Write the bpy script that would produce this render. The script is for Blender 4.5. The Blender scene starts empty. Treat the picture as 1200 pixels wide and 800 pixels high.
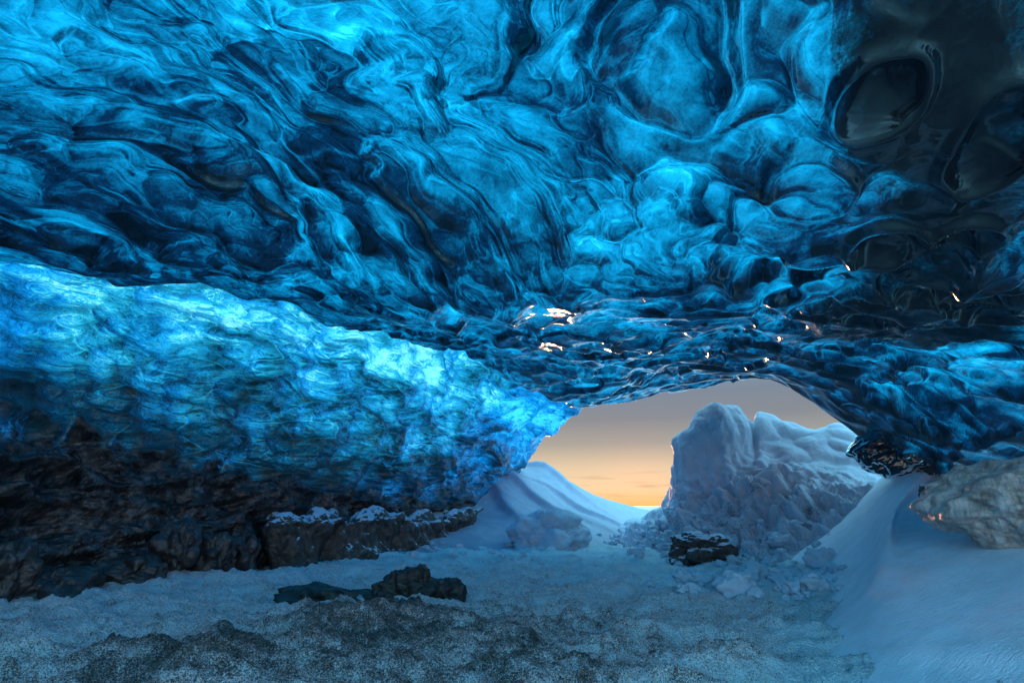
import bpy, math, random
import numpy as np
random.seed(7); np.random.seed(7)
R = math.radians
SC = bpy.context.scene
COL = SC.collection

# ------------------------------------------------------------------ camera
CAM = np.array([0.0, 0.0, 1.2])
PITCH = math.atan(192/600.0)
CP, SP = math.cos(PITCH), math.sin(PITCH)
cam_d = bpy.data.cameras.new('camera'); cam = bpy.data.objects.new('camera', cam_d); COL.objects.link(cam)
cam_d.lens = 18; cam_d.sensor_width = 36; cam_d.clip_start = .05; cam_d.clip_end = 5000
cam.location = CAM; cam.rotation_euler = (math.pi/2 + PITCH, 0, 0)
SC.camera = cam
SC.view_settings.view_transform = 'Standard'; SC.view_settings.look = 'None'; SC.view_settings.exposure = 0; SC.view_settings.gamma = 1

def A(u, v, t):
    """measured sight line (survey of the photograph) + distance -> world point"""
    dx = (u-600)/600.0; dz = (400-v)/600.0
    return CAM + t*np.array([dx, CP - dz*SP, SP + dz*CP])

# ------------------------------------------------------------------ numpy noise
def _h(i, j, k, s):
    n = (i.astype(np.int64)*374761393 + j.astype(np.int64)*668265263 + k*2147483647 + s*1274126177) & 0xFFFFFFFF
    n = ((n ^ (n >> 13))*1274126177) & 0xFFFFFFFF
    n = ((n ^ (n >> 16))*2246822519) & 0xFFFFFFFF
    return ((n ^ (n >> 15)) & 0xFFFFFF)/float(0x1000000)

def perlin2(x, y, s=0):
    xi = np.floor(x); yi = np.floor(y); fx = x-xi; fy = y-yi
    xi = xi.astype(np.int64); yi = yi.astype(np.int64)
    ux = fx*fx*fx*(fx*(fx*6-15)+10); uy = fy*fy*fy*(fy*(fy*6-15)+10)
    def g(a, b):
        an = _h(xi+a, yi+b, 0, s)*2*math.pi
        return np.cos(an)*(fx-a) + np.sin(an)*(fy-b)
    a0 = g(0,0)*(1-ux)+g(1,0)*ux; a1 = g(0,1)*(1-ux)+g(1,1)*ux
    return (a0*(1-uy)+a1*uy)*1.5

def perlin3(x, y, z, s=0):
    xi = np.floor(x); yi = np.floor(y); zi = np.floor(z); fx = x-xi; fy = y-yi; fz = z-zi
    xi = xi.astype(np.int64); yi = yi.astype(np.int64); zi = zi.astype(np.int64)
    f = lambda t: t*t*t*(t*(t*6-15)+10)
    ux, uy, uz = f(fx), f(fy), f(fz)
    out = 0
    for a in (0,1):
        for b in (0,1):
            for c in (0,1):
                an = _h(xi+a, yi+b, zi+c, s)*2*math.pi
                w = _h(xi+a, yi+b, zi+c, s+91)*2-1
                q = np.sqrt(np.maximum(0, 1-w*w))
                d = np.cos(an)*q*(fx-a) + np.sin(an)*q*(fy-b) + w*(fz-c)
                out = out + d*(ux if a else 1-ux)*(uy if b else 1-uy)*(uz if c else 1-uz)
    return out*1.6

def fbm2(x, y, o=4, s=0, g=.5):
    r = 0; a = 1; f = 1
    for i in range(o):
        r = r + a*perlin2(x*f+i*17.3, y*f-i*9.1, s+i); a *= g; f *= 2.03
    return r
def fbm3(x, y, z, o=4, s=0, g=.5):
    r = 0; a = 1; f = 1
    for i in range(o):
        r = r + a*perlin3(x*f+i*17.3, y*f-i*9.1, z*f, s+i); a *= g; f *= 2.03
    return r
def ridge2(x, y, o=4, s=0, g=.5):
    r = 0; a = 1; f = 1
    for i in range(o):
        r = r + a*(1-2*np.abs(perlin2(x*f+i*7.3, y*f-i*3.1, s+i))); a *= g; f *= 2.1
    return r
def cups2(x, y, s=0, k=12., jit=.85):
    """smooth paraboloid cells (high in the cell centre), a random value per cell, distance to the cell border"""
    xi = np.floor(x).astype(np.int64); yi = np.floor(y).astype(np.int64)
    fx = x-xi; fy = y-yi; S = 0; V = 0; F1 = np.full(x.shape, 9.); F2 = np.full(x.shape, 9.)
    for a in (-1,0,1):
        for b in (-1,0,1):
            px = a+.5+(_h(xi+a, yi+b, 0, s)-.5)*jit; py = b+.5+(_h(xi+a, yi+b, 1, s)-.5)*jit
            q = (fx-px)**2+(fy-py)**2
            w = np.exp(-k*q); S = S+w; V = V+w*_h(xi+a, yi+b, 2, s)
            F2 = np.minimum(F2, np.maximum(F1, q)); F1 = np.minimum(F1, q)
    return np.log(np.maximum(S, 1e-30))/k, V/np.maximum(S, 1e-30), np.sqrt(F2)-np.sqrt(F1)
def cups3(x, y, z, s=0, k=12., jit=.85):
    xi = np.floor(x).astype(np.int64); yi = np.floor(y).astype(np.int64); zi = np.floor(z).astype(np.int64)
    fx = x-xi; fy = y-yi; fz = z-zi; S = 0
    for a in (-1,0,1):
        for b in (-1,0,1):
            for c in (-1,0,1):
                px = a+.5+(_h(xi+a, yi+b, zi+c, s)-.5)*jit; py = b+.5+(_h(xi+a, yi+b, zi+c, s+5)-.5)*jit
                pz = c+.5+(_h(xi+a, yi+b, zi+c, s+9)-.5)*jit
                S = S+np.exp(-k*((fx-px)**2+(fy-py)**2+(fz-pz)**2))
    return np.log(np.maximum(S, 1e-30))/k
def sstep(a, b, x):
    t = np.clip((x-a)/(b-a), 0, 1); return t*t*(3-2*t)

class TPS:
    def __init__(self, P, lam=1e-3):
        P = np.array(P, float); self.c = P[:, :2]; n = len(P)
        K = self._k(np.linalg.norm(self.c[:,None]-self.c[None], axis=2)) + lam*np.eye(n)
        Q = np.c_[np.ones(n), self.c]
        M = np.block([[K, Q], [Q.T, np.zeros((3,3))]])
        w = np.linalg.solve(M, np.r_[P[:,2], 0, 0, 0]); self.w = w[:n]; self.a = w[n:]
    def _k(self, r): return r*r*np.log(np.maximum(r, 1e-9))
    def __call__(self, x, y):
        o = self.a[0]+self.a[1]*x+self.a[2]*y
        for (cx, cy), w in zip(self.c, self.w):
            r2 = np.maximum((x-cx)**2+(y-cy)**2, 1e-12); o = o + w*.5*r2*np.log(r2)
        return o

# ------------------------------------------------------------------ mesh helpers
def grid_mesh(name, X, Y, Z, mat, attrs=None, parent=None, smooth=True, wrap=False, flip=False):
    n, m = X.shape
    if flip: X, Y, Z = X[::-1], Y[::-1], Z[::-1]; attrs = {k: np.broadcast_to(v, (n, m))[::-1] for k, v in (attrs or {}).items()}
    me = bpy.data.meshes.new(name)
    co = np.stack([X, Y, Z], -1).reshape(-1, 3).astype(np.float32)
    idx = np.arange(n*m).reshape(n, m)
    if wrap: idx = np.c_[idx, idx[:, :1]]
    q = np.stack([idx[:-1,:-1], idx[:-1,1:], idx[1:,1:], idx[1:,:-1]], -1).reshape(-1, 4).astype(np.int32)
    me.vertices.add(len(co)); me.vertices.foreach_set('co', co.ravel())
    me.loops.add(q.size); me.loops.foreach_set('vertex_index', q.ravel())
    me.polygons.add(len(q)); me.polygons.foreach_set('loop_start', np.arange(0, q.size, 4, dtype=np.int32))
    me.polygons.foreach_set('use_smooth', np.ones(len(q), bool) if smooth else np.zeros(len(q), bool))
    me.update(calc_edges=True)
    for k, v in (attrs or {}).items():
        a = me.attributes.new(k, 'FLOAT', 'POINT'); a.data.foreach_set('value', np.broadcast_to(v, X.shape).astype(np.float32).ravel())
    me.materials.append(mat)
    o = bpy.data.objects.new(name, me); COL.objects.link(o)
    if parent: o.parent = parent
    return o
def tag(o, label=None, cat=None, group=None, kind=None):
    if label: o['label'] = label
    if cat: o['category'] = cat
    if group: o['group'] = group
    if kind: o['kind'] = kind
    return o
def normals(X, Y, Z):
    P = np.stack([X, Y, Z], -1)
    du = np.gradient(P, axis=0); dv = np.gradient(P, axis=1)
    N = np.cross(du, dv); N /= np.maximum(np.linalg.norm(N, axis=2, keepdims=True), 1e-9)
    return N
def cr(P, t):
    """Catmull-Rom through rows of P (n,...) at parameters t in 0..n-1"""
    n = len(P); i = np.clip(np.floor(t).astype(int), 0, n-2); f = (t-i)
    f = f.reshape((-1,)+(1,)*(P.ndim-1))
    g = lambda k: P[np.clip(k, 0, n-1)]
    p0 = np.where((i == 0).reshape(f.shape), 2*P[0]-P[1], g(i-1)); p1 = g(i); p2 = g(i+1)
    p3 = np.where((i == n-2).reshape(f.shape), 2*P[-1]-P[-2], g(i+2))
    return p1 + .5*f*(p2-p0 + f*(2*p0-5*p1+4*p2-p3 + f*(3*(p1-p2)+p3-p0)))
def rails(cols, nu, nv):
    """cols: list of columns of control points -> dense (nv, nu, 3)"""
    C = np.array(cols, float)                      # (ncol, nrow, 3)
    a = cr(C, np.linspace(0, len(C)-1, nu))        # (nu, nrow, 3)
    b = cr(np.swapaxes(a, 0, 1), np.linspace(0, C.shape[1]-1, nv))
    return b
def polar(th0, th1, nt, r0, r1, nr):
    th = np.radians(np.linspace(th0, th1, nt)); r = r0*(r1/r0)**np.linspace(0, 1, nr)
    T, Rr = np.meshgrid(th, r); return Rr*np.sin(T), Rr*np.cos(T), T, Rr

# ------------------------------------------------------------------ node helpers
class NT:
    def __init__(self, name):
        self.m = bpy.data.materials.new(name); self.m.use_nodes = True
        self.t = self.m.node_tree; self.t.nodes.clear()
        self.out = self.t.nodes.new('ShaderNodeOutputMaterial')
    def n(self, typ, ins=None, **kw):
        nd = self.t.nodes.new('ShaderNode'+typ)
        for k, v in kw.items(): setattr(nd, k, v)
        for k, v in (ins or {}).items(): self.set(nd, k, v)
        return nd
    def set(self, nd, k, v):
        s = nd.inputs[k]
        if isinstance(v, bpy.types.NodeSocket): self.t.links.new(v, s)
        else: s.default_value = v
    def math(self, op, a, b=0.5, c=None, clamp=False):
        nd = self.n('Math', operation=op, use_clamp=clamp); self.set(nd, 0, a); self.set(nd, 1, b)
        if c is not None: self.set(nd, 2, c)
        return nd.outputs[0]
    def attr(self, k): return self.n('Attribute', attribute_name=k).outputs['Fac']
    def pos(self, scale=(1,1,1), warp=None, wamt=.3, lens=0.):
        gn = self.n('NewGeometry'); g = gn.outputs['Position']
        if lens:
            ls = self.n('VectorMath', operation='SCALE'); self.set(ls, 0, gn.outputs['Normal']); ls.inputs['Scale'].default_value = lens
            la = self.n('VectorMath', operation='ADD'); self.set(la, 0, g); self.set(la, 1, ls.outputs[0]); g = la.outputs[0]
        if warp:
            w = self.n('TexNoise', {'Vector': g, 'Scale': warp, 'Detail': 3.})
            v = self.n('VectorMath', operation='SUBTRACT'); self.set(v, 0, w.outputs['Color']); v.inputs[1].default_value = (.5,.5,.5)
            v2 = self.n('VectorMath', operation='SCALE'); self.set(v2, 0, v.outputs[0]); v2.inputs['Scale'].default_value = wamt*2
            v3 = self.n('VectorMath', operation='ADD'); self.set(v3, 0, g); self.set(v3, 1, v2.outputs[0]); g = v3.outputs[0]
        mp = self.n('VectorMath', operation='MULTIPLY'); self.set(mp, 0, g); mp.inputs[1].default_value = scale
        return mp.outputs[0]
    def noise(self, vec, scale, detail=4., rough=.55, dist=0.):
        return self.n('TexNoise', {'Vector': vec, 'Scale': scale, 'Detail': detail, 'Roughness': rough, 'Distortion': dist}).outputs['Fac']
    def voro(self, vec, scale, feature='F1', rnd=1.):
        return self.n('TexVoronoi', {'Vector': vec, 'Scale': scale, 'Randomness': rnd}, feature=feature).outputs['Distance']
    def ramp(self, fac, stops, interp='LINEAR'):
        nd = self.n('ValToRGB'); self.set(nd, 'Fac', fac); cr_ = nd.color_ramp; cr_.interpolation = interp
        while len(cr_.elements) < len(stops): cr_.elements.new(.5)
        for e, (p, c) in zip(cr_.elements, stops):
            e.position = p; e.color = (c, c, c, 1) if not isinstance(c, tuple) else tuple(c)+(1,)
        return nd.outputs['Color']
    def mix(self, f, a, b, bt='MIX'):
        nd = self.n('Mix', data_type='RGBA', blend_type=bt); self.set(nd, 0, f)
        for k, v in ((6, a), (7, b)): self.set(nd, k, v if isinstance(v, bpy.types.NodeSocket) else tuple(v)+(1,))
        return nd.outputs[2]
    def bump(self, h, strength, dist, normal=None):
        nd = self.n('Bump', {'Height': h, 'Strength': strength, 'Distance': dist})
        if normal: self.set(nd, 'Normal', normal)
        return nd.outputs['Normal']
    def mixs(self, f, a, b):
        nd = self.n('MixShader'); self.set(nd, 0, f); self.set(nd, 1, a); self.set(nd, 2, b); return nd.outputs[0]
    def done(self, s): self.t.links.new(s, self.out.inputs['Surface']); return self.m

# ------------------------------------------------------------------ materials
def ice_material(name, wave=(1,1,1), rough=.12):
    k = NT(name)
    tone, dirt = k.attr('tone'), k.attr('dirt')
    p = k.pos(wave, lens=.8)
    n1 = k.noise(p, 1.1, 3, .5, .3)
    n2 = k.noise(k.pos(wave, lens=.28), 3.0, 7, .62, .3)
    pf = k.pos((1,1,1)); n3 = k.math('ADD', k.math('MULTIPLY', k.noise(pf, 38., 4, .7), .6), k.math('MULTIPLY', k.noise(pf, 130., 3, .7), .4))
    f = k.math('ADD', k.math('MULTIPLY', n1, .95), k.math('MULTIPLY', n2, .75))
    f = k.math('ADD', f, k.math('MULTIPLY', n3, .55))
    vn = k.math('ABSOLUTE', k.math('SUBTRACT', k.noise(k.pos((.6,.6,1.), lens=1.0), 1.8, 3, .5, .3), .5))
    vn = k.math('SUBTRACT', 1., k.math('MULTIPLY', vn, 22.), clamp=True)
    vd = k.math('ABSOLUTE', k.math('SUBTRACT', k.noise(k.pos((.5,.5,1.), lens=1.3), 1.3, 3, .5, .3), .47))
    vd = k.math('SUBTRACT', 1., k.math('MULTIPLY', vd, 30.), clamp=True)
    f = k.math('ADD', f, k.math('SUBTRACT', k.math('MULTIPLY', vn, .12), k.math('MULTIPLY', vd, .12)))
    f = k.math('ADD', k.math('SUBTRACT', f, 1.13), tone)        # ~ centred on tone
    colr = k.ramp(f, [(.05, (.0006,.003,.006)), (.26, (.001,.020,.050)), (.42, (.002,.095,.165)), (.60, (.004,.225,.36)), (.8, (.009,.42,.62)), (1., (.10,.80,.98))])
    # sediment flecks and veils in the ice
    dn = k.math('ADD', k.math('MULTIPLY', k.noise(p, 3., 9, .75, .5), .9), k.math('MULTIPLY', k.noise(pf, 30., 6, .9), .9))
    df = k.math('ADD', k.math('SUBTRACT', dn, .87), k.math('MULTIPLY', k.math('SUBTRACT', dirt, .5), 2.0))
    df = k.ramp(df, [(.30, 0.), (.50, .40), (.58, .8), (.85, 1.)])
    col = k.mix(df, colr, (.0012,.0022,.004))
    b1 = k.noise(k.pos(wave, lens=.3), 5., 3, .5, .5)
    b2 = k.noise(pf, 45., 3, .6)
    nb = k.bump(b1, .18, .10); nb = k.bump(b2, .12, .005, nb)
    trl = k.n('BsdfTranslucent', {'Color': col, 'Normal': nb})
    dcol = k.mix(df, k.mix(.5, colr, (.03,.12,.18)), (.050,.042,.040))
    dif = k.n('BsdfDiffuse', {'Color': dcol, 'Normal': nb})
    body = k.mixs(.12, trl.outputs[0], dif.outputs[0])
    gl = k.n('BsdfGlossy', {'Color': (1,1,1,1), 'Roughness': rough, 'Normal': nb})
    fr = k.n('Fresnel', {'IOR': 1.62, 'Normal': nb})
    return k.done(k.mixs(fr.outputs[0], body, gl.outputs[0]))

def rockice_material():
    k = NT('dirty_basal_ice')
    tone, dirt = k.attr('tone'), k.attr('dirt')
    p = k.pos((.7,.7,1.4), lens=.8)
    n1 = k.noise(p, 1.2, 5, .55, .3); n2 = k.noise(k.pos((.7,.7,1.4), lens=.35), 4., 7, .66, .4); n3 = k.noise(k.pos(), 40., 4, .7)
    f = k.math('ADD', k.math('MULTIPLY', n1, .6), k.math('MULTIPLY', n2, .7)); f = k.math('ADD', f, k.math('MULTIPLY', n3, .25))
    vn = k.math('ABSOLUTE', k.math('SUBTRACT', k.noise(k.pos((.5,.5,1.7), lens=1.), 3.2, 5, .55, .3), .5))
    vn = k.math('SUBTRACT', 1., k.math('MULTIPLY', vn, 16.), clamp=True)
    vd = k.math('ABSOLUTE', k.math('SUBTRACT', k.noise(k.pos((.5,.5,1.5), lens=1.3), 2.2, 5, .55, .3), .46))
    vd = k.math('SUBTRACT', 1., k.math('MULTIPLY', vd, 16.), clamp=True)
    f = k.math('ADD', f, k.math('SUBTRACT', k.math('MULTIPLY', vn, .16), k.math('MULTIPLY', vd, .14)))
    f = k.math('ADD', k.math('SUBTRACT', f, .79), tone)
    colr = k.ramp(f, [(.08, (.001,.008,.014)), (.30, (.001,.03,.07)), (.48, (.002,.108,.25)), (.66, (.004,.238,.53)), (.85, (.010,.43,.84)), (1., (.14,.82,1.))])
    dd = k.math('ADD', k.math('MULTIPLY', k.math('SUBTRACT', k.noise(p, 2.4, 8, .7, .4), .5), 1.1), dirt)
    df = k.ramp(dd, [(.40, 0.), (.62, 1.)])
    stone = k.ramp(k.noise(k.pos((1,1,1), warp=1.5, wamt=.2), 3., 9, .72), [(.36, (.004,.005,.007)), (.5, (.026,.027,.030)), (.60, (.09,.088,.09)), (.72, (.26,.29,.33))])
    b1 = k.noise(k.pos((1,1,1), warp=2., wamt=.2), 6., 6, .6, .8); b2 = k.noise(k.pos(), 40., 4, .65)
    nb = k.bump(b1, .4, .14); nb = k.bump(n2, .15, .06, nb); nb = k.bump(b2, .4, .012, nb)
    trl = k.n('BsdfTranslucent', {'Color': colr, 'Normal': nb}); dif = k.n('BsdfDiffuse', {'Color': k.mix(.5, colr, (.05,.16,.24)), 'Normal': nb})
    ice = k.mixs(.28, trl.outputs[0], dif.outputs[0])
    st = k.n('BsdfDiffuse', {'Color': stone, 'Normal': nb})
    body = k.mixs(df, ice, st.outputs[0])
    gl = k.n('BsdfGlossy', {'Color': (1,1,1,1), 'Roughness': .15, 'Normal': nb}); fr = k.n('Fresnel', {'IOR': 1.5, 'Normal': nb})
    return k.done(k.mixs(fr.outputs[0], body, gl.outputs[0]))

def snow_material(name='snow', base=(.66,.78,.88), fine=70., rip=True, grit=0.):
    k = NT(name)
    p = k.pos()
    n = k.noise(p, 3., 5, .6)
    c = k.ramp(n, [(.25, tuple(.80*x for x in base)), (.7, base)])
    if grit:
        g = k.ramp(k.math('ADD', k.math('MULTIPLY', k.noise(p, 30., 6, .75), .7), k.math('MULTIPLY', k.noise(p, 2.2, 5, .6), .45)), [(.60, 0.), (.72, 1.)])
        c = k.mix(k.math('MULTIPLY', g, k.attr('grit')), c, (.05,.055,.065))
    h = k.noise(p, fine, 3, .6)
    nb = k.bump(h, .8, .016)
    if rip:
        h2 = k.noise(k.pos((1,2.6,1), warp=1.2, wamt=.1), 14., 4, .6); nb = k.bump(h2, .45, .03, nb)
    b = k.n('BsdfPrincipled', {'Base Color': c, 'Roughness': .62, 'Normal': nb, 'Subsurface Weight': .0, 'Specular IOR Level': .3})
    return k.done(b.outputs[0])

def floor_material():
    k = NT('frosted_gravel')
    sn = k.attr('snow'); p = k.pos()
    g = k.noise(p, 26., 8, .75)
    v = k.voro(p, 42.)
    g = k.math('ADD', k.math('MULTIPLY', g, .45), k.math('MULTIPLY', k.noise(p, 110., 4, .8), .55)); grav = k.ramp(g, [(.36, (.012,.012,.012)), (.5, (.075,.070,.066)), (.64, (.36,.35,.34))])
    snow = k.ramp(k.noise(p, 9., 6, .7), [(.3, (.60,.82,.95)), (.7, (.80,.95,1.))])
    m = k.math('ADD', k.math('ADD', k.math('MULTIPLY', k.noise(p, 80., 5, .95), 3.4), k.math('MULTIPLY', k.noise(p, 20., 8, .8), .9)), k.math('MULTIPLY', k.noise(k.pos((1,2.,1), warp=.8, wamt=.5), 2.2, 8, .7), .9))
    m = k.math('ADD', k.math('SUBTRACT', m, 2.56), k.math('MULTIPLY', k.math('SUBTRACT', sn, .5), .8))
    mf = k.ramp(m, [(-.02, 0.), (.08, .55), (.2, 1.)])
    c = k.mix(mf, grav, snow)
    h = k.math('ADD', k.math('MULTIPLY', g, 1.), k.math('MULTIPLY', v, -.6))
    nb = k.bump(h, 1., .05); nb = k.bump(mf, .5, .02, nb)
    b = k.n('BsdfPrincipled', {'Base Color': c, 'Roughness': .7, 'Normal': nb, 'Specular IOR Level': .25})
    return k.done(b.outputs[0])

def rock_material(name, c0, c1, c2, snow=0., rough=.5, scale=6., stri=(1,1,1), spec=.5):
    k = NT(name)
    p = k.pos(stri, warp=2., wamt=.1)
    c = k.ramp(k.noise(p, scale, 8, .7), [(.32, c0), (.52, c1), (.72, c2)])
    nz = k.n('SeparateXYZ', {0: k.n('NewGeometry').outputs['Normal']}).outputs['Z']
    if snow:
        f = k.math('ADD', nz, k.math('MULTIPLY', k.math('SUBTRACT', k.noise(k.pos(), 9., 6, .7), .5), 1.1))
        c = k.mix(k.ramp(f, [(1-snow, 0.), (min(1., 1-snow+.12), 1.)]), c, (.52,.62,.74))
    nb = k.bump(k.noise(p, scale*1.2, 6, .6), .6, .06); nb = k.bump(k.noise(k.pos(), 55., 4, .65), .5, .01, nb)
    b = k.n('BsdfPrincipled', {'Base Color': c, 'Roughness': rough, 'Normal': nb, 'Specular IOR Level': spec})
    return k.done(b.outputs[0])

M_roof = ice_material('scalloped_blue_ice')
M_wall = rockice_material()
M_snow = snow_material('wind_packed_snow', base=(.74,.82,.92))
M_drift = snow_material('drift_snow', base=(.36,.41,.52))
M_mound = snow_material('lumpy_snow', base=(.46,.55,.66), fine=45., rip=False, grit=1.)
M_floor = floor_material()
M_chunk = snow_material('snow_lump', base=(.44,.58,.70), fine=45., rip=False)
M_black = rock_material('black_gravelly_rock', (.004,.004,.004), (.018,.016,.015), (.085,.072,.062), rough=.5, scale=9.)
M_ledge = rock_material('snowy_brown_rock', (.010,.009,.009), (.045,.038,.034), (.17,.15,.14), snow=.38, rough=.55)
M_wet = rock_material('wet_dark_rock', (.006,.006,.007), (.030,.027,.026), (.10,.10,.11), rough=.3)
M_grey = rock_material('wind_carved_grey_ice', (.16,.13,.11), (.46,.42,.39), (.72,.70,.68), rough=.45, scale=2.2, stri=(5,5,1.2))

# ------------------------------------------------------------------ sky and sun
SUN_AZ = R(3.5)       # to the right of +Y
SUN_EL = R(1.6)
w = bpy.data.worlds.new('World'); SC.world = w; w.use_nodes = True
nt = w.node_tree; nt.nodes.clear()
def wn(t, **kw):
    n = nt.nodes.new('ShaderNode'+t)
    for a, b in kw.items(): setattr(n, a, b)
    return n
L = nt.links.new
sky = wn('TexSky', sky_type='NISHITA', sun_disc=False, sun_elevation=SUN_EL, sun_rotation=SUN_AZ, air_density=1.2, dust_density=2.5, ozone_density=1.5)
tc = wn('TexCoord'); nrm = wn('VectorMath', operation='NORMALIZE'); L(tc.outputs['Generated'], nrm.inputs[0])
sep = wn('SeparateXYZ'); L(nrm.outputs[0], sep.inputs[0])
rp = wn('ValToRGB'); L(sep.outputs['Z'], rp.inputs[0])
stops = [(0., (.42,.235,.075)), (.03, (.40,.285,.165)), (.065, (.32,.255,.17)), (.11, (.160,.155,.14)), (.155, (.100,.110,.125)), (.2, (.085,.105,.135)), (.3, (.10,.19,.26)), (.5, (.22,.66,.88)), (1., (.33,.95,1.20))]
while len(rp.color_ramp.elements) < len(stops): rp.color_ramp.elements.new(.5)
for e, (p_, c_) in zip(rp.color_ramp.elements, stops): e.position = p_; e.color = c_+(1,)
# warm glow at the sunset bearing; sun lamp turned left of it for roof glints
dt = wn('VectorMath', operation='DOT_PRODUCT'); L(nrm.outputs[0], dt.inputs[0])
dt.inputs[1].default_value = (math.sin(R(13.8)), math.cos(R(13.8)), .02)
pw = wn('Math', operation='POWER'); mx = wn('Math', operation='MAXIMUM'); L(dt.outputs['Value'], mx.inputs[0]); mx.inputs[1].default_value = 0
L(mx.outputs[0], pw.inputs[0]); pw.inputs[1].default_value = 300
gl = wn('Mix', data_type='RGBA', blend_type='MULTIPLY'); gl.inputs[0].default_value = 1; gl.inputs[6].default_value = (.06,.005,.0,1); L(pw.outputs[0], gl.inputs[7])
ad = wn('Mix', data_type='RGBA', blend_type='ADD'); ad.inputs[0].default_value = 1; L(rp.outputs[0], ad.inputs[6]); L(gl.outputs[2], ad.inputs[7])
# sky behind the camera brightened as added fill through the open end
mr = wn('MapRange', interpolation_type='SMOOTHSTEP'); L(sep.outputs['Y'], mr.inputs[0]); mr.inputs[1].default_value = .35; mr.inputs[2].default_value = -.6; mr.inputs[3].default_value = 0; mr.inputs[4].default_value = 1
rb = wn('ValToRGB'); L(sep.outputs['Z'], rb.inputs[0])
sb = [(0., (1., .40, .10)), (.04, (1., .42, .13)), (.07, (.12,.25,.34)), (.25, (.17,.50,.72)), (1., (.17,.52,.74))]  # low warm band added for gold glints on the roof
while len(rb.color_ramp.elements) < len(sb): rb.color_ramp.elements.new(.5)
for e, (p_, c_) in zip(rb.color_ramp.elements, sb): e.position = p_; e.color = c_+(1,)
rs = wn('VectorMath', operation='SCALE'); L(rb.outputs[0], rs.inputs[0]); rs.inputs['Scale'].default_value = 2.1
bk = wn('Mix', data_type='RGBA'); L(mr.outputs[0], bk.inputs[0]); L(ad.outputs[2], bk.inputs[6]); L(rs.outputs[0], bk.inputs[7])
# a few thin bars of cloud low over the horizon
cm = wn('VectorMath', operation='MULTIPLY'); L(nrm.outputs[0], cm.inputs[0]); cm.inputs[1].default_value = (9, 9, 150)
cn = wn('TexNoise'); L(cm.outputs[0], cn.inputs['Vector']); cn.inputs['Scale'].default_value = 1.; cn.inputs['Detail'].default_value = 5
c1 = wn('MapRange'); L(cn.outputs['Fac'], c1.inputs[0]); c1.inputs[1].default_value = .57; c1.inputs[2].default_value = .70; c1.inputs[3].default_value = 0; c1.inputs[4].default_value = .45
c2 = wn('MapRange'); L(sep.outputs['Z'], c2.inputs[0]); c2.inputs[1].default_value = .075; c2.inputs[2].default_value = .03; c2.inputs[3].default_value = 0; c2.inputs[4].default_value = 1
c3 = wn('Math', operation='MULTIPLY'); L(c1.outputs[0], c3.inputs[0]); L(c2.outputs[0], c3.inputs[1])
cl = wn('Mix', data_type='RGBA'); L(c3.outputs[0], cl.inputs[0]); L(bk.outputs[2], cl.inputs[6]); cl.inputs[7].default_value = (.16,.10,.075,1)
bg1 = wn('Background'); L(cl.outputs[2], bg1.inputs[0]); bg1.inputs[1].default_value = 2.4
bg2 = wn('Background'); L(sky.outputs[0], bg2.inputs[0]); bg2.inputs[1].default_value = .004
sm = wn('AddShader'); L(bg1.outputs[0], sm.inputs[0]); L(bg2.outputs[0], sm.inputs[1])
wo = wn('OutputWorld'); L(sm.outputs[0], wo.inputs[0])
sd = bpy.data.lights.new('sun', 'SUN'); sun = bpy.data.objects.new('sun', sd); COL.objects.link(sun)
sd.energy = 9.0; sd.angle = R(3); sd.color = (1., .36, .10)
sun.rotation_euler = (math.pi/2 - SUN_EL, 0, math.pi - SUN_AZ)
sun.location = (6, 30, 8)

# ------------------------------------------------------------------ ice roof
Q = 1.0
edge = [np.array(p, float) for p in [(-4,-9,4.2),(-9,-4,4.1),(-8.6,0,4.1),(-7.4,3,4.1)]] + [A(*p) for p in
    [(0,303,6.0),(60,314,6.4),(95,316,6.6),(130,327,6.75),(180,325,6.95),(235,331,7.2),(290,352,7.6),(330,359,8.0),(375,381,8.6),(420,383,9.0),(450,392,9.3),(520,415,10.5),(580,440,11.8),(640,466,13.5),
     (690,480,15.),(760,473,15.2),(830,459,14.8),(900,445,14.2),(960,448,13.4),(1000,462,12.7),(1017,476,12.2),(1026,515,11.6),(1062,548,11.2),(1110,562,10.2),(1200,560,8.8)]] + \
    [np.array(p, float) for p in [(11,5,1.2),(11.5,0,1.2),(9,-6,2.5),(3,-9,4.)]]
edge = np.array(edge); eth = np.arctan2(edge[:,0], edge[:,1]); er = np.hypot(edge[:,0], edge[:,1])
o_ = np.argsort(eth); eth, er, edge = eth[o_], er[o_], edge[o_]
inner = [A(*p) for p in [(0,0,3.2),(300,0,3.15),(600,0,3.1),(900,0,3.05),(1200,0,3.0),(0,150,4.2),(300,200,5.3),(600,200,5.25),(600,330,5.9),(900,200,3.9),(1200,150,3.4),(1050,150,3.5),
    (1200,300,4.4),(1200,420,6.6),(1100,450,8.3),(1000,400,8.0),(1000,300,4.6),(800,400,8.2),(700,400,7.9),(600,390,7.7),(400,330,6.7),(1120,500,8.8),(820,330,5.3),(900,436,11.6),(760,440,11.2)]] + \
    [np.array(p) for p in [(0,0,4.2),(-3,-3,4.2),(3,-3,4.),(6,0,3.2),(-5,0,4.2)]]
roofH = TPS([tuple(p) for p in list(edge)+inner], 5e-3)

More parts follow.
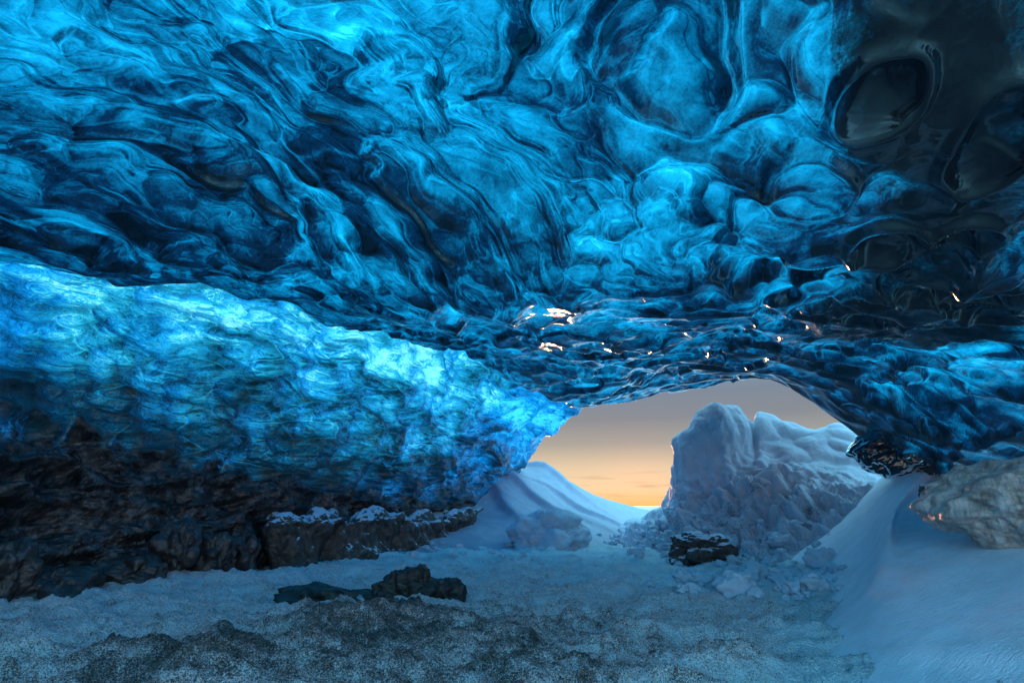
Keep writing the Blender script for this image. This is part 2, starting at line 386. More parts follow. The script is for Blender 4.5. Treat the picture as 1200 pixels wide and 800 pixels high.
def soft(c, m, k=14.): return np.log(np.exp(k*c)+math.exp(-k*m))/k
def roof_relief(x, y):
    wx = .50*fbm2(x*.45, y*.45, 4, 11, .55); wy = .50*fbm2(x*.45+40, y*.45, 4, 12, .55)
    X, Y = x+wx, y+wy
    fa = (X*1+Y*2)/math.sqrt(5); fb = (X*2-Y)/math.sqrt(5)
    # weight: 1 = long flow-carved ribs (left), 0 = round cups (right and towards the mouth)
    wl = sstep(2.2, -1.2, x - .25*(y-4)) * sstep(9., 5.5, y)
    wl = np.clip(wl + .35*fbm2(x*.4, y*.4, 2, 5)*sstep(0, .25, wl), 0, 1)
    cA, vA, eA = cups2(fa/1.7, fb/.62, 21, 22.); cB, vB, eB = cups2(X/.86, Y/.74, 22, 30.)
    cA = soft(cA, .20); cB = soft(cB, .17)
    rib = (cA+.35)*(.4+.9*vA); cup = (cB+.35)*(.45+.9*vB)
    z = wl*rib*.72 + (1-wl)*cup*1.15
    # second generation of scallops, nested in the first
    cC, vC, eC = cups2(fa/.62+.2*perlin2(x*2, y*2, 8), fb/.30, 23, 18.); cD, vD, eD = cups2(X/.36+.2*perlin2(x*2, y*2, 8), Y/.31, 24, 18.)
    z = z + wl*(cC+.3)*.11*(.3+vC) + (1-wl)*(cD+.3)*.20*vD*sstep(12., 8., y)
    fl = perlin2(fa*.9+.6*perlin2(x*1.4, y*1.4, 61), fb*5.5, 36); fl2 = perlin2(fa*2.1, fb*11., 37)
    line = np.exp(-np.abs(fl)/.06); line2 = np.exp(-np.abs(fl2)/.08)
    z = z - .008*line*wl + .22*fbm2(x*.32, y*.32, 2, 33)
    z = z + .012*fbm2(X*2.0, Y*2.0, 2, 35)
    rA = np.exp(-(eA/.05)**2); rB = np.exp(-(eB/.05)**2); sA = np.exp(-((eA-.14)/.07)**2); sB = np.exp(-((eB-.13)/.06)**2)
    t = wl*(1.1*(cA+.12)+.25*(vA-.5)) + (1-wl)*(1.3*(cB+.12)+.40*(vB-.5))
    t = t + .16*(wl*rA+(1-wl)*rB) - .16*(wl*sA+(1-wl)*sB) + wl*(.5*(cC+.1)+.2*(vC-.5)) + (1-wl)*(.5*(cD+.1)+.2*(vD-.5))  # light ridge lines and darker flanks painted into the tone along the relief
    fl3 = perlin2(fa*1.6+.5*perlin2(x*2.4, y*2.4, 62), fb*4.2+.6*perlin2(x*1.9, y*1.9, 63), 38); fl4 = perlin2(fa*3.2, fb*17., 39)
    t = t + (.15*line - .12*np.exp(-np.abs(fl+.16)/.05) + .04*fl4)*(.2+.8*wl) + .11*np.exp(-np.abs(fl3)/.03) - .10*np.exp(-np.abs(fl3-.10)/.04)
    return z, wl, t

FEAT = []   # (u,v,t, ru, rv, ang, depth, sharp) local hand-placed cups and bulbs in the ceiling
def feat(u, v, ru, rv, ang, dep, t=None):
    H = 2.25
    dz = (400-v)/600.; Zc = SP+dz*CP; t = t or H/Zc
    FEAT.append((A(u, v, t)[:2], ru, rv, R(ang), dep))
feat(1045,165,.24,.30,20,.22); feat(1165,190,.26,.36,-10,.24); feat(1045,285,.42,.30,10,.24); feat(790,165,.46,.56,-25,.26)
feat(950,240,.34,.30,25,.09); feat(1120,270,.30,.24,0,.18); feat(1085,330,.44,.24,8,.18); feat(1010,345,.30,.24,-8,.16); feat(1150,345,.34,.24,12,.16); feat(960,300,.28,.24,0,.14)

def feats(x, y):
    z = 0; rim = 0
    for (c, ru, rv, an, dep) in FEAT:
        dx, dy = x-c[0], y-c[1]; a = math.cos(an)*dx+math.sin(an)*dy; b = -math.sin(an)*dx+math.cos(an)*dy
        d = np.sqrt((a/ru)**2+(b/rv)**2) + .22*perlin2(x*1.7, y*1.7, 77) + .06*perlin2(x*5, y*5, 78)
        z = z + .95*dep*np.clip(1-d*d, 0, 1)**1.15 - .040*np.exp(-((d-1.05)/.16)**2)
        rim = np.maximum(rim, sstep(1.25, .9, d))
    return z, rim

def build_roof():
    nt_, nr = int(1500*Q), int(900*Q)
    th = np.radians(np.linspace(-105, 105, nt_))
    Rt = np.interp(th, eth, er); Zt = np.interp(th, eth, edge[:,2])
    sm1 = lambda a, n: np.convolve(np.pad(a, n, mode='edge'), np.hanning(2*n+1)/np.hanning(2*n+1).sum(), 'valid')
    Rt = sm1(Rt, int(9*Q)+1)
    s = np.linspace(0, 1, nr); r0 = 1.1
    rr = r0*(Rt[None]/r0)**s[:, None]
    ni = 24; rr = np.vstack([np.linspace(.03, r0, ni, endpoint=False)[:, None]+0*Rt[None], rr]); s = np.r_[np.zeros(ni), s]; nr = nr+ni
    X = rr*np.sin(th)[None]; Y = rr*np.cos(th)[None]
    Z = roofH(X, Y)
    rel, wl, relief_tone = roof_relief(X, Y); fz, rim = feats(X, Y)
    fade = sstep(1.0, .94, s)[:, None]*.35+.65
    dr = sstep(13., 6., np.hypot(X-9, Y-12))*0
    cz_ = A(1110,60,3.2)[:2]; flat = 1-.8*np.exp(-(((X-cz_[0])**2+(Y-cz_[1])**2)/1.1**2))
    Z = Z + sm1(np.clip(Zt-Z[-1], -.3, .3), 40)[None]*(s**5)[:,None] 
    Z = Z + ((rel-.1)*(1-.55*rim)*flat+.1)*fade + fz - .12*fade
    # ragged edge that turns up into the outer face of the glacier
    ne = 40; k = np.linspace(0, 1, ne+1)[1:]
    jag = .10*perlin2(th*30, th*0, 3)+.05*perlin2(th*90, th*0+3, 4)
    Xe = []; Ye = []; Ze = []
    for q in k:
        off = .28*math.sin(min(1, q*3)*math.pi/2) + jag*q*2 + .8*q*q
        Xe.append((Rt+off)*np.sin(th)); Ye.append((Rt+off)*np.cos(th)); Ze.append(Z[-1] + 2.4*q**1.3)
    Xe, Ye, Ze = map(np.array, (Xe, Ye, Ze))
    sl = fbm2(Xe*2.2, Ze*2.2, 3, 9)*.08; Ye = Ye + sl
    X = np.vstack([X, Xe]); Y = np.vstack([Y, Ye]); Z = np.vstack([Z, Ze])
    rim = np.vstack([rim, np.zeros_like(Xe)]); relief_tone = np.vstack([relief_tone, np.repeat(relief_tone[-1:], ne, 0)]); wl = np.vstack([wl, np.repeat(wl[-1:], ne, 0)])
    rel = np.vstack([rel, np.repeat(rel[-1:], ne, 0)])
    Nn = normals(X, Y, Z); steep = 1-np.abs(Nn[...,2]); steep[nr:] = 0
    # thickness / sediment zones; steep facets darkened in the tone as painted shade
    def zone(u, v, rad, t=None, sx=1., sy=1.):
        dz = (400-v)/600.; Zc = SP+dz*CP; c = A(u, v, t or 2.9/Zc)
        return np.exp(-(((X-c[0])/sx)**2+((Y-c[1])/sy)**2)/rad**2)
    tone = .465 + .60*relief_tone - .66*np.clip(steep, 0, .6) - .04*rim
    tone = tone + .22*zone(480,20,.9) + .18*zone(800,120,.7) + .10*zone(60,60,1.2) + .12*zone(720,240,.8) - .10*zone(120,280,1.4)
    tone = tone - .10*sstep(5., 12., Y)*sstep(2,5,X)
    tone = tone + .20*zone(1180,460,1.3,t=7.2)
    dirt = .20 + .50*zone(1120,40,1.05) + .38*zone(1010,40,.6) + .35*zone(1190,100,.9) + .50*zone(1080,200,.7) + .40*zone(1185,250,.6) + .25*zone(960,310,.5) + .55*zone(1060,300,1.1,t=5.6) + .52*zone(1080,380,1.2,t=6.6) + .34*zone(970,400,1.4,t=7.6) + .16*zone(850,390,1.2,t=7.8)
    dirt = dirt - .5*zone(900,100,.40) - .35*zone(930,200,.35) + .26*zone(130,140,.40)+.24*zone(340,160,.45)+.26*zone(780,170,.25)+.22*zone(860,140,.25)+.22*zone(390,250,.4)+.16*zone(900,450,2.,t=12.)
    dirt = dirt + .12*fbm2(X*.8, Y*.8, 3, 61) - .10*relief_tone
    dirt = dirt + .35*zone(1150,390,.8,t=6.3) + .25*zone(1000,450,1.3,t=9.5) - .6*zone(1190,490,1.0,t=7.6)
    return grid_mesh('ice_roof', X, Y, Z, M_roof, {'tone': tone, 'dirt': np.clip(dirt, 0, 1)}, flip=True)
roof = build_roof()
tag(roof, 'scalloped translucent blue ice ceiling of the cave with dark sediment patch at upper right', kind='structure')

# ------------------------------------------------------------------ left ice wall
U = np.array([0,0,1.])
wallc = [
 [(-7,-5,-.4),(-7.5,-5,1.2),(-8.1,-5,2.5),(-8.8,-5,3.7),(-9.2,-5,5.0),(-8.8,-5,6.3),(-8,-5,6.9)],
 [(-6.7,2,-.4),(-7.3,2,1.1),(-8.0,2,2.4),(-8.7,2,3.6),(-9.2,2,5.0),(-8.8,2,6.3),(-7.5,1.5,6.9)],
 [A(0,715,6.9),A(0,610,7.3),A(0,470,7.9),A(0,390,8.4),A(0,300,8.8),A(0,210,8.6),A(0,290,6.3)+2.6*U],
 [A(150,692,8.3),A(150,620,8.7),A(150,515,9.3),A(150,420,9.9),A(150,335,10.2),A(150,250,9.9),A(150,320,7.1)+2.6*U],
 [A(300,674,10.2),A(300,615,10.6),A(300,545,11.1),A(300,450,11.6),A(300,370,11.8),A(300,300,11.5),A(300,350,8.1)+2.5*U],
 [A(450,655,13.3),A(450,612,13.7),A(450,572,14),A(450,480,14.3),A(450,400,14.2),A(450,335,13.8),A(450,385,9.8)+2.4*U],
 [A(540,628,17.2),A(540,605,17.5),A(540,583,17.5),A(540,510,17.3),A(540,440,16.8),A(540,370,16),A(540,415,11.5)+2.2*U],
 [A(570,606,20.5),A(575,592,20.8),A(582,575,20.5),A(600,530,20),A(622,485,18.5),A(640,430,17),A(620,450,13.4)+1.8*U],
 [A(583,606,23.5),A(588,592,23.5),A(597,555,23.2),A(625,524,22),A(660,496,19),A(700,455,16.8),A(690,470,15.1)+1.2*U],
 [A(560,606,26),A(560,590,26),A(566,548,26),A(592,505,25),A(640,455,22),A(690,420,18),A(700,440,15.6)+1.6*U],
]
def build_wall():
    P = rails(wallc, int(1150*Q), int(620*Q)); X, Y, Z = P[...,0], P[...,1], P[...,2]
    nv, nu = X.shape
    N = normals(X, Y, Z)
    if N[nv//3, nu//2, 0] < 0: N = -N
    fv = np.linspace(0, 6, nv)[:, None]; fu = np.linspace(0, 9, nu)[None]
    wx = .35*fbm3(X*.6, Y*.6, Z*.6, 2, 3)
    c1 = cups3((X+wx)/1.1, Y/1.3, (Z+wx)/.62, 41, 20.)
    c2 = cups3((X+wx)/.36, Y/.45, Z/.24+wx, 42, 24.)
    rid = 1-2*np.abs(perlin3(X*.9, Y*.9, Z*2.0+wx, 44)); rid2 = 1-2*np.abs(perlin3(X*2.1+5, Y*2.1, Z*4.4+wx, 45))
    d = -.46*(c1+.3) - .15*(c2+.25) + .12*rid + .03*rid2 + .03*fbm3(X*4, Y*4, Z*5, 3, 46) + .22*fbm3(X*.5, Y*.5, Z*.5, 2, 47)
    low = sstep(2.1, 1.5, fv + 0*fu)
    blocks = cups3(X/.8+wx, Y/.9, Z/.55, 48, 16.)
    d = d + low*(.45*(blocks+.3)+.12*fbm3(X*2, Y*2, Z*3, 4, 49))
    end = sstep(9., 7.4, fu)*.7+.3
    lin = np.exp(-np.abs(perlin3(X*.8+wx, Y*.8, Z*2.6+.5*X+wx, 56))/.05); lin2 = np.exp(-np.abs(perlin3(X*1.9+wx, Y*1.9, Z*5.+X, 57))/.06)
    d = d + .04*lin + .015*lin2
    d = d*end + .06*sstep(7.2,8.2,fu)*cups3(X/.3, Y/.3, Z/.3, 55, 20.)
    X, Y, Z = X+N[...,0]*d, Y+N[...,1]*d, Z+N[...,2]*d
    N2 = normals(X, Y, Z); stp = 1-np.abs((N2*N).sum(2))  # tilt of the facets, darkens the tone below to shade the wall relief
    bnd = 2.0 + .0*fu - .05*(fu > 4)
    dirt = .5 + 1.7*(bnd-.12-(fv + .26*fbm2(fu*3.+0*fv, fv*1.5, 4, 52)))
    dirt = dirt - sstep(6.6, 8.5, fu)*.9
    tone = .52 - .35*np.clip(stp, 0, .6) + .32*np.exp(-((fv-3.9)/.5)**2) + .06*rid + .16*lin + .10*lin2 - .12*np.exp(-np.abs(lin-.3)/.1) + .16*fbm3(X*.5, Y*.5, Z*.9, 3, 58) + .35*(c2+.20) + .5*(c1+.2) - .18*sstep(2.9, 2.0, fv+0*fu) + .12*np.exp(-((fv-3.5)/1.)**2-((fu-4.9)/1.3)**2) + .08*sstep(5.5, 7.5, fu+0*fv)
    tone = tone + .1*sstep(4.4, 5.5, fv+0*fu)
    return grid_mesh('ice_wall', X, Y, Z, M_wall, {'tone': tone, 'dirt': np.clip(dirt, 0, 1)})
wall = build_wall()
tag(wall, 'bright blue ice side wall over a black dirty base on the left of the cave', kind='structure')

# ------------------------------------------------------------------ ground
def build_floor():
    th = np.radians(np.r_[np.linspace(-180, -56, 90, endpoint=False), np.linspace(-56, 56, int(1150*Q)), np.linspace(56, 180, 91)[1:]])
    r = 1.0*(900/1.0)**np.linspace(0, 1, int(950*Q)); r[0] = .02
    T, Rr = np.meshgrid(th, r); X, Y = Rr*np.sin(T), Rr*np.cos(T)
    z = .10*fbm2(X*.25, Y*.25, 3, 71) + .05*fbm2(X*.9, Y*.9, 4, 72)*sstep(40, 15, Rr)
    fx, fy = X+.4*fbm2(X*.5, Y*.5, 2, 73), Y
    z = z + .13*ridge2(fx*.5, fy*1.05, 4, 74, .5)*sstep(30, 12, Rr) - .10
    z = z + .045*fbm2(X*3.2, Y*4.2, 4, 75, .6)*sstep(25, 8, Rr) + .014*fbm2(X*19, Y*19, 3, 76, .6)*sstep(14, 5, Rr)
    snow = np.full_like(X, .66)
    def zone(u, v, rad, sx=1., sy=1.):
        Zc = SP+(400-v)/600.*CP; c = A(u, v, -1.2/Zc); return np.exp(-(((X-c[0])/sx)**2+((Y-c[1])/sy)**2)/rad**2)
    for (u, v, r_, a) in ((50,725,1.4,.34),(200,705,1.8,.42),(330,690,2.,.42),(430,675,2.4,.40),(520,655,4.,.45),(650,655,3.,.34),(800,690,2.,.25),(930,700,2.,.35),(900,760,1.,.15),(960,740,1.3,.30)):
        snow = snow + .9*a*zone(u, v, r_*1.2, 1., 1.)
    for (u, v, r_, a) in ((600,760,2.3,-.16),(430,770,1.4,-.16),(700,720,2.,-.10),(170,775,.55,-.5),(235,795,.6,-.5),(75,782,.2,-.4),(850,765,.4,-.4),(420,728,1.1,-.50),(530,740,1.6,-.22),(800,705,.9,-.2)):
        snow = snow + .8*a*zone(u, v, r_)
    for (u, v, r_, h) in ((165,780,.35,.12),(235,800,.35,.12),(75,788,.16,.10),(850,772,.30,.14),(420,738,.9,.20),(330,728,.6,.10),(780,712,.7,-.10),(700,740,.9,.06)):
        z = z + h*zone(u, v, r_)
    snow = snow + sstep(14, 22, Rr)*.8 + .16*fbm2(X*1.1, Y*2.2, 4, 79) - .9*fbm2(X*3.2, Y*4.2, 4, 75, .6)*.18 + .22*fbm2(X*5, Y*7, 3, 80, .8)*sstep(16, 8, Rr)
    near = sum(zone(u, v, r_) for (u, v, r_) in ((985,700,.9),(965,745,.6),(975,790,.5),(960,670,1.4),(1010,800,.5),(870,680,1.6),(800,665,2.)))
    return grid_mesh('cave_floor', X, Y, z, M_floor, {'snow': np.where(Rr < 13, np.minimum(snow, .46+.034*Rr+.10*fbm2(X*1.3, Y*2.6, 4, 85, .7)) + .34*np.minimum(near, 1), np.clip(snow, 0, 1.3))})
floor = build_floor(); tag(floor, 'dark gravel cave floor dusted with frost and blown snow', kind='structure')

# ------------------------------------------------------------------ snow drifts
def drift_left():
    pts = [A(*p) for p in [(470,648,12.8),(520,628,15),(545,610,17),(576,583,19),(597,557,20.5),(618,562,22),(640,552,23.5),(685,576,26),(749,597,32),
        (600,603,17.5),(560,624,15.5),(540,642,13.8),(620,645,14.3),(690,634,15.5),(700,611,18),(625,586,19.2),(665,598,19.5),(730,612,22),(720,628,17)]]
    pts += [np.array(p, float) for p in [(-3,12,-.3),(0,12.5,-.4),(3.4,14,-.4),(5,17,-.4),(8,24,-.3),(12,34,-.4),(-6,20,1.0),(-6,30,1.5),(0,34,1.),(-4,26,1.8)]]
    f = TPS([tuple(p) for p in pts], 2e-3)
    X, Y, T, Rr = polar(-24, 26, int(700*Q), 11.5, 40, int(420*Q))
    z = f(X, Y) + .05*fbm2(X*.8, Y*.8, 4, 81) + .05*ridge2(X*.5+.3*Y, Y*.25, 2, 82)
    for (u, v, t, L_, W_, an, h) in ((625,563,19.5,2.2,.55,-35,.28),(680,592,20.,2.6,.5,-40,.25),(640,560,23.5,2.5,.6,-30,.30),(590,575,18.5,1.8,.5,-60,.25)):
        c = A(u,v,t); a_ = R(an); dx, dy = X-c[0], Y-c[1]; p_ = math.cos(a_)*dx+math.sin(a_)*dy; q_ = -math.sin(a_)*dx+math.cos(a_)*dy
        q_ = q_ + .25*np.sin(p_*1.1); z = z + h*np.exp(-(p_/L_)**2)*np.where(q_ > 0, np.exp(-(q_/W_)**2), np.exp(-(q_/(W_*.25))**2))
    e = np.minimum(sstep(-24, -20, np.degrees(T)), sstep(26, 21, np.degrees(T))); z = z*e - .5*(1-e)
    z = np.maximum(z, -.6)
    return grid_mesh('snow_drift', X, Y, z, M_drift)
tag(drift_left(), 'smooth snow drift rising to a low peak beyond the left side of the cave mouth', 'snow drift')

dc = [
 [(900,900,3.4),(915,800,4.2),(925,765,4.9),(938,735,5.7),(950,705,7.6),(958,676,9.8),(962,645,11.2),(965,604,12.8),(972,575,14.2)],
 [(985,900,3.3),(975,800,4.1),(975,760,4.7),(985,725,5.3),(1001,690,6.1),(1010,655,7.3),(1018,612,8.9),(1035,570,10.6),(1045,549,12)],
 [(1040,900,2.95),(1040,800,3.75),(1030,760,4.2),(1022,720,4.8),(1026,680,5.5),(1036,640,6.3),(1050,594,7.4),(1074,560,9.4),(1085,546,11.5)],
 [(1065,900,2.9),(1058,800,3.7),(1045,760,4.15),(1040,720,4.7),(1043,680,5.3),(1050,642,6.2),(1055,604,8.1),(1082,578,9.1),(1100,553,10.6)],
 [(1110,900,2.7),(1100,800,3.5),(1100,760,3.8),(1095,720,4.3),(1095,680,4.8),(1090,640,5.7),(1085,610,7.3),(1100,588,8.1),(1115,560,9.5)],
 [(1200,900,2.4),(1200,800,3.15),(1200,760,3.4),(1190,720,3.8),(1180,680,4.3),(1165,645,4.9),(1140,618,5.8),(1130,590,7.0),(1140,560,8.5)],
 [(1330,900,2.3),(1330,800,2.8),(1330,760,3.0),(1310,700,3.5),(1290,660,4.0),(1260,632,4.6),(1240,600,5.2),(1230,575,6.3),(1220,550,7.5)],
 [(1550,900,2.2),(1550,800,2.5),(1500,760,2.8),(1480,700,3.2),(1450,650,3.7),(1400,620,4.3),(1350,590,5.),(1330,570,6.),(1300,550,7.)]]
def dune():
    C = np.array([[A(*p) for p in c] for c in dc])
    C[3, :5] = .5*(C[2, :5]+C[4, :5]) + np.array([0, 0, .015]); C[3, 5] = .5*C[3, 5] + .25*(C[2, 5]+C[4, 5])
    foot = C[1].copy(); hz = np.maximum(C[1, :, 2], 0); foot[:, 0] -= 1.35*hz+.35; foot[:, 1] += .25*hz; foot[:, 2] = -.22
    mid = .55*C[1]+.45*foot; mid[:, 2] -= .10*hz; C = np.vstack([foot[None], mid[None], C[1:]])
    P = rails(C, int(800*Q), int(700*Q)); X, Y, Z = P[...,0], P[...,1], P[...,2]
    Z = Z + .014*fbm2(X*1.6, Y*1.6, 3, 83)
    return grid_mesh('snow_dune', X, Y, Z, M_snow)
tag(dune(), 'large smooth wind-blown snow dune sweeping down to the lower right corner', 'snow dune')

mc = [
 [(705,640,15.2),(712,632,16),(720,625,17),(728,618,18),(736,612,19),(745,612,22)],
 [(745,656,13.),(755,637,14.6),(765,620,15.8),(772,603,16.8),(780,590,17.2),(785,605,19)],
 [(778,668,12.),(784,640,13.3),(786,612,14.6),(787,580,15.6),(789,545,16.2),(795,570,18)],
 [(800,675,11.7),(803,642,13),(800,608,14.3),(793,565,15.3),(794,515,15.9),(805,550,18)],
 [(835,682,11.2),(832,645,12.5),(828,600,13.8),(822,545,14.9),(822,488,15.6),(830,530,18)],
 [(870,690,10.8),(868,650,12),(862,600,13.3),(853,540,14.5),(848,478,15.6),(850,520,18)],
 [(890,695,10.5),(888,652,11.7),(880,600,13.1),(872,540,14.5),(870,488,15.7),(868,530,18)],
 [(905,698,10.2),(900,655,11.4),(892,600,12.9),(886,545,14.4),(882,494,15.8),(884,530,18)],
 [(915,699,10.1),(908,655,11.3),(900,600,12.8),(894,540,14.3),(889,482,15.7),(889,525,18)],
 [(945,700,9.7),(938,655,10.9),(930,600,12.4),(922,545,14),(917,492,15.5),(915,530,18)],
 [(985,700,9.3),(975,650,10.4),(966,600,11.8),(960,548,13.4),(955,503,14.8),(955,540,17)],
 [(1010,695,9.1),(998,645,10.),(988,597,11.5),(985,550,13.1),(985,499,14.5),(985,545,16.5)],
 [(1030,690,9.0),(1015,640,9.8),(1005,595,11.2),(1010,556,12.8),(1016,517,14),(1012,545,16)],
 [(1075,680,8.8),(1060,625,9.7),(1050,592,11),(1058,568,12.4),(1068,552,13.3),(1075,558,15)],
 [(1130,640,9),(1115,600,10),(1105,585,11),(1110,570,12),(1120,560,12.8),(1130,565,14)]]
def mound():
    P = rails([[A(*p) for p in c] for c in mc], int(900*Q), int(520*Q)); X, Y, Z = P[...,0], P[...,1], P[...,2]
    nv, nu = X.shape; N = normals(X, Y, Z)
    if N[nv//2, nu//2, 1] > 0: N = -N
    fv = np.linspace(0, 5, nv)[:, None]+np.zeros((1, nu)); fu = np.linspace(0, 14, nu)[None]+np.zeros((nv, 1))
    rub = sstep(3.2, 2.2, fv)                                    # rubble apron below, smooth wind-packed snow above
    gul = sstep(7.5, 5, fu)*sstep(1.8, 3, fv)                    # runnels under the knob
    l1 = cups3(X/.55, Y/.55, Z/.5, 91, 14.)+.3; l2 = cups3(X/.2, Y/.2, Z/.2, 92, 12.)+.25
    bl = lambda f, sd: np.abs(perlin3(X*f+1.3*Z, Y*f, Z*f*1.15, sd))
    wv = fbm3(X*1.3, Y*1.3, Z*1.3, 2, 88)
    l2 = bl(3.1, 92)
    d = rub*((.42+.30*wv)*bl(.95, 90)+(.42+.22*wv)*bl(1.9, 91)+.24*l2+.12*bl(6.3, 97)+.035*fbm3(X*11, Y*11, Z*11, 2, 93)-.40) + .10*fbm3(X*.8, Y*.8, Z*.8, 3, 94)
    d = d + gul*(.30*(cups3(X/.42+.3*Z, Y/.5, Z/1.3, 95, 12.)+.25)+.04*fbm3(X*4, Y*4, Z*3, 3, 98)) + .008*fbm3(X*9, Y*9, Z*9, 2, 96)
    d = d + .10*(1-rub)*np.abs(perlin3(X*1.1, Y*1.1, Z*1.6+X*.5, 99))*sstep(7, 9, fu)*2
    k = A(846, 500, 15.2); rr = np.sqrt(((X-k[0])/.75)**2+((Y-k[1])/1.2)**2+((Z-k[2])/.75)**2)
    d = d + .22*np.exp(-rr**4)
    k = A(900, 570, 13.5); rr = np.sqrt((X-k[0])**2+(Y-k[1])**2+(Z-k[2])**2)/.8; d = d + .3*np.exp(-rr**2)*(l2*1.5+.3)
    X, Y, Z = X+N[...,0]*d, Y+N[...,1]*d, Z+N[...,2]*d
    return grid_mesh('snow_mound', X, Y, Z, M_mound, {'grit': np.clip(rub*1.3*sstep(0, 1.5, fu)*(.5+1.2*(wv > -.1)*sstep(-.1,.5,wv)), 0, 1)})
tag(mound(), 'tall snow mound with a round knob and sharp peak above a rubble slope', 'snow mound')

# ------------------------------------------------------------------ rocks and lumps
def blob(name, c, rad, mat, seed, amp=.18, n=64, fac=.35, rz=0., parent=None, fn=None, fine=.03, sq=.9):
    th = np.linspace(0, 2*math.pi, 2*n, endpoint=False); ph = np.linspace(1e-3, math.pi-1e-3, n)
    T, Ph = np.meshgrid(th, ph); x, y, z = np.sin(Ph)*np.cos(T), np.sin(Ph)*np.sin(T), np.cos(Ph)
    x, y, z = [np.sign(a)*np.abs(a)**sq for a in (x, y, z)]
    s = seed*3.7
    d = 1 + amp*fbm3(x*1.2+s, y*1.2, z*1.2, 3, seed) + fac*(cups3(x*1.3+s, y*1.3, z*1.3+s, seed+1, 18.)+.3) + fine*fbm3(x*5+s, y*5, z*5, 4, seed+2)
    x, y, z = x*d*rad[0], y*d*rad[1], z*d*rad[2]
    if fn: x, y, z = fn(x, y, z)
    cz, sz = math.cos(rz), math.sin(rz)
    return grid_mesh(name, c[0]*0+x*cz-y*sz, x*sz+y*cz, z, mat, parent=parent, wrap=True)
def place(o, c): o.location = tuple(c); return o

p = A(478,706,7.0); tag(place(blob('black_rock', p, (.50,.36,.38), M_black, 3, .35, n=100, fine=.09), p), 'black twin humped rock, right and tallest of the dark rocks on the gravel', 'rock')
p = A(517,706,7.0); tag(place(blob('black_rock', p, (.33,.3,.31), M_black, 5, .25, n=80, fine=.09), p), 'small rounded black rock leaning on the right side of the tall black rock', 'rock')
p = A(384,712,7.0); tag(place(blob('black_rock', p, (.80,.42,.26), M_black, 8, .35, n=80, fine=.09), p), 'low flat black rock left of the tall black rock on the gravel', 'rock')
p = A(645,628,14.4); tag(place(blob('snowy_boulder', p, (1.05,1.,.66), M_chunk, 12, .2, n=110, fac=.5, fine=.08), p), 'snow plastered boulder below the snow drift at the cave mouth', 'boulder')
p = A(820,646,11.2); tag(place(blob('dark_rock_block', p, (.60,.45,.34), M_ledge, 15, .2, n=90, fac=.7, fine=.09, sq=.7), p), 'dark brown angular rock with snow on top at the foot of the snow mound', 'rock')
p = A(1215,590,5.); tag(place(blob('carved_grey_boulder', p, (.72,.8,.42), M_grey, 19, .2, n=160, fac=.45, fine=.05, rz=.2), p), 'wind carved grey brown icy boulder at the right edge above the dune', 'boulder')
p = A(1105,577,6.6); tag(place(blob('dark_rock', p, (.22,.2,.15), M_ledge, 23, .3, fac=.5, fine=.08), p), 'small dark snowy rock poking out left of the grey boulder', 'rock')

M_dark = ice_material('dark_clear_ice', rough=.12)
p = A(1064,512,10.7)
o = blob('ice_pillar', p, (.92,.55,.72), M_dark, 51, .15, n=150, fac=.9, fine=.10, rz=-.5)
for kk, vv in (('tone', .30), ('dirt', .56)):
    a_ = o.data.attributes.new(kk, 'FLOAT', 'POINT'); a_.data.foreach_set('value', np.full(len(o.data.vertices), vv, np.float32))
tag(place(o, p), 'dark glinting knobbly ice pillar hanging from the roof at the right end of the opening', 'ice pillar')
# ledge along the foot of the left wall
def ledge():
    cols = []
    for (u, vt, vb, t) in ((300,628,680,11.0),(318,612,672,10.1),(350,604,668,10.3),(400,603,660,11.1),(450,603,652,12.2),(500,602,640,14.),(545,600,628,16.),(570,598,615,18.5)):
        cols.append([A(u,vb,t-.2), A(u,(vt+vb)/2+6,t-.1), A(u,vt+8,t-.05), A(u,vt,t+.25), A(u,vt-3,t+1.2), A(u,vt+4,t+2.2)])
    P = rails(cols, 620, 200); X, Y, Z = P[...,0], P[...,1], P[...,2]; N = normals(X, Y, Z)
    if N[60, 300, 1] > 0: N = -N
    d = .60*(cups3(X/.75+.3*np.sin(Y), Y/.9, Z/1.4, 101, 22.)+.3) + .14*np.abs(perlin3(X*1.7, Y*1.7, Z*1.7, 104)) + .10*(cups3(X/.22, Y/.22, Z/.25, 102, 14.)+.2) + .05*fbm3(X*4, Y*4, Z*4, 4, 103) - .1
    return grid_mesh('rock_ledge', X+N[...,0]*d, Y+N[...,1]*d, Z+N[...,2]*d, M_ledge)
tag(ledge(), 'long brown rock ledge topped with snow along the foot of the left wall', 'rock ledge')

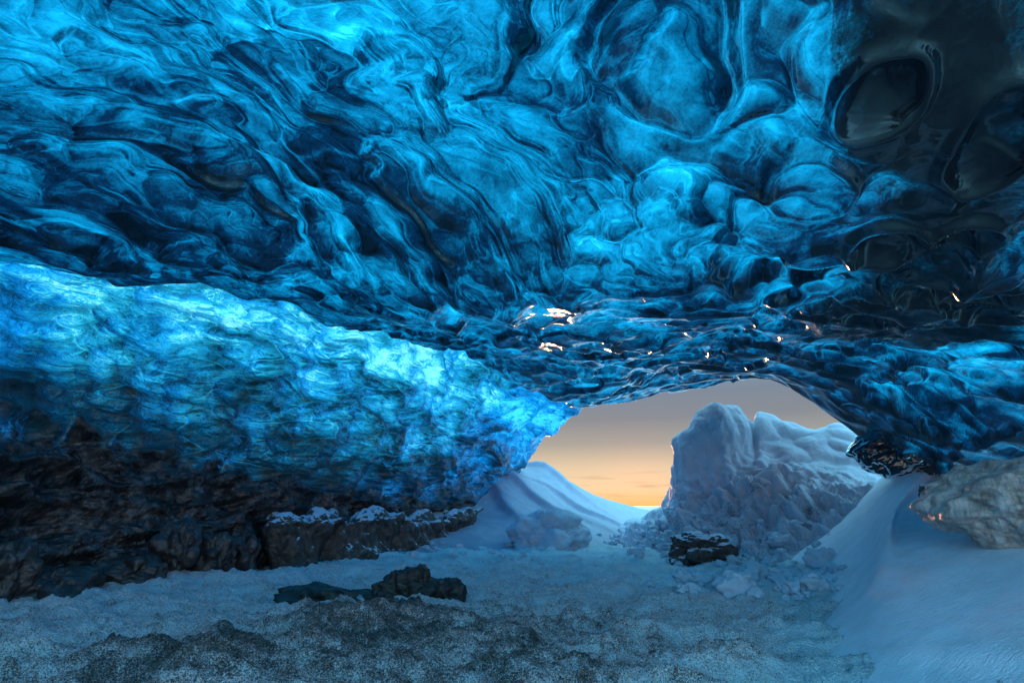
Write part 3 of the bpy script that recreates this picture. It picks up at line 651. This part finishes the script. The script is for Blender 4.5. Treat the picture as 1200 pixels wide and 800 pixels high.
rk = [(205,640,8.6,.34,.42,'rounded glassy boulder bulging from the dark foot of the left wall'),
      (60,688,7.1,.52,.26,'black low boulder at the foot of the left wall'),
      (8,672,6.7,.30,.40,'dark shiny upright rock at the far left edge'),
      (250,650,9.1,.34,.36,'brown lumpy boulder right of the rounded glassy boulder'),
      (285,652,9.6,.28,.34,'brown boulder just left of the snow topped ledge'),
      (150,672,8.,.45,.26,'dark brown slumped boulder between the black boulder and the glassy one')]
for i, (u, v, t, rx, rz_, lab) in enumerate(rk):
    p = A(u, v, t); tag(place(blob('wall_boulder', p, (rx, rx*.8, rz_), M_wet, 30+i*4, .25, fac=.5, fine=.06), p), lab, 'boulder', 'boulders along the foot of the left wall')

# loose lumps of snow and ice
def ground_at(u, v, z=0.02):
    Zc = SP+(400-v)/600.*CP; return A(u, v, (z-1.2)/Zc)
bpy.context.view_layer.update()
from mathutils import Vector
def cast(u, v, objs):
    d = A(u, v, 1.)-CAM; best = None
    for o in objs:
        ok, loc, nr, _ = o.ray_cast(Vector(CAM), Vector(d/np.linalg.norm(d)))
        if ok and (best is None or (loc-Vector(CAM)).length < best[1]): best = (loc, (loc-Vector(CAM)).length, o)
    return best
land = [o for o in COL.objects if o.name in ('cave_floor','snow_mound','snow_dune','snow_drift')]
proto = []
for i in range(5):
    o = blob('snow_chunk', (0,0,0), (1,.85,.7), M_chunk, 60+i*3, .3, n=22, fac=.7, fine=.08, sq=.8); proto.append(o)
used = 0
def chunk(u, v, r_, lab, grp):
    global used
    h = cast(u, v, land)
    if not h: return
    if used < 5: o = proto[used]
    else: o = proto[used % 5].copy(); COL.objects.link(o)
    used += 1
    o.location = h[0] + Vector((0,0,r_*.25)); o.scale = (r_, r_*random.uniform(.8,1.1), r_*random.uniform(.7,1.)); o.rotation_euler = (0,0,random.uniform(0,6.28))
    tag(o, lab, 'snow chunk', grp)
G = 'loose chunks of snow and ice below the snow mound'
chunk(763,686,.085,'rounded icy lump standing alone on the gravel in front of the dark rock block', G)
chunk(932,671,.10,'snow chunk by itself on the gravel between the mound and the dune foot', G)
for i in range(190):
    u = random.triangular(690, 995, 870); v = random.triangular(600, 705, 672) if u > 790 else random.uniform(616, 655)
    r_ = min(.24, .045*math.exp(abs(random.gauss(0, .75))))
    chunk(u, v, r_, 'small loose chunk of snow scattered at the foot of the rubble slope', G)
for i in range(26):
    chunk(random.uniform(470, 640), random.uniform(632, 655), random.uniform(.04,.10), 'small frosty lump lying along the foot of the left snow drift', 'frosty lumps below the left snow drift')
print('scene built')
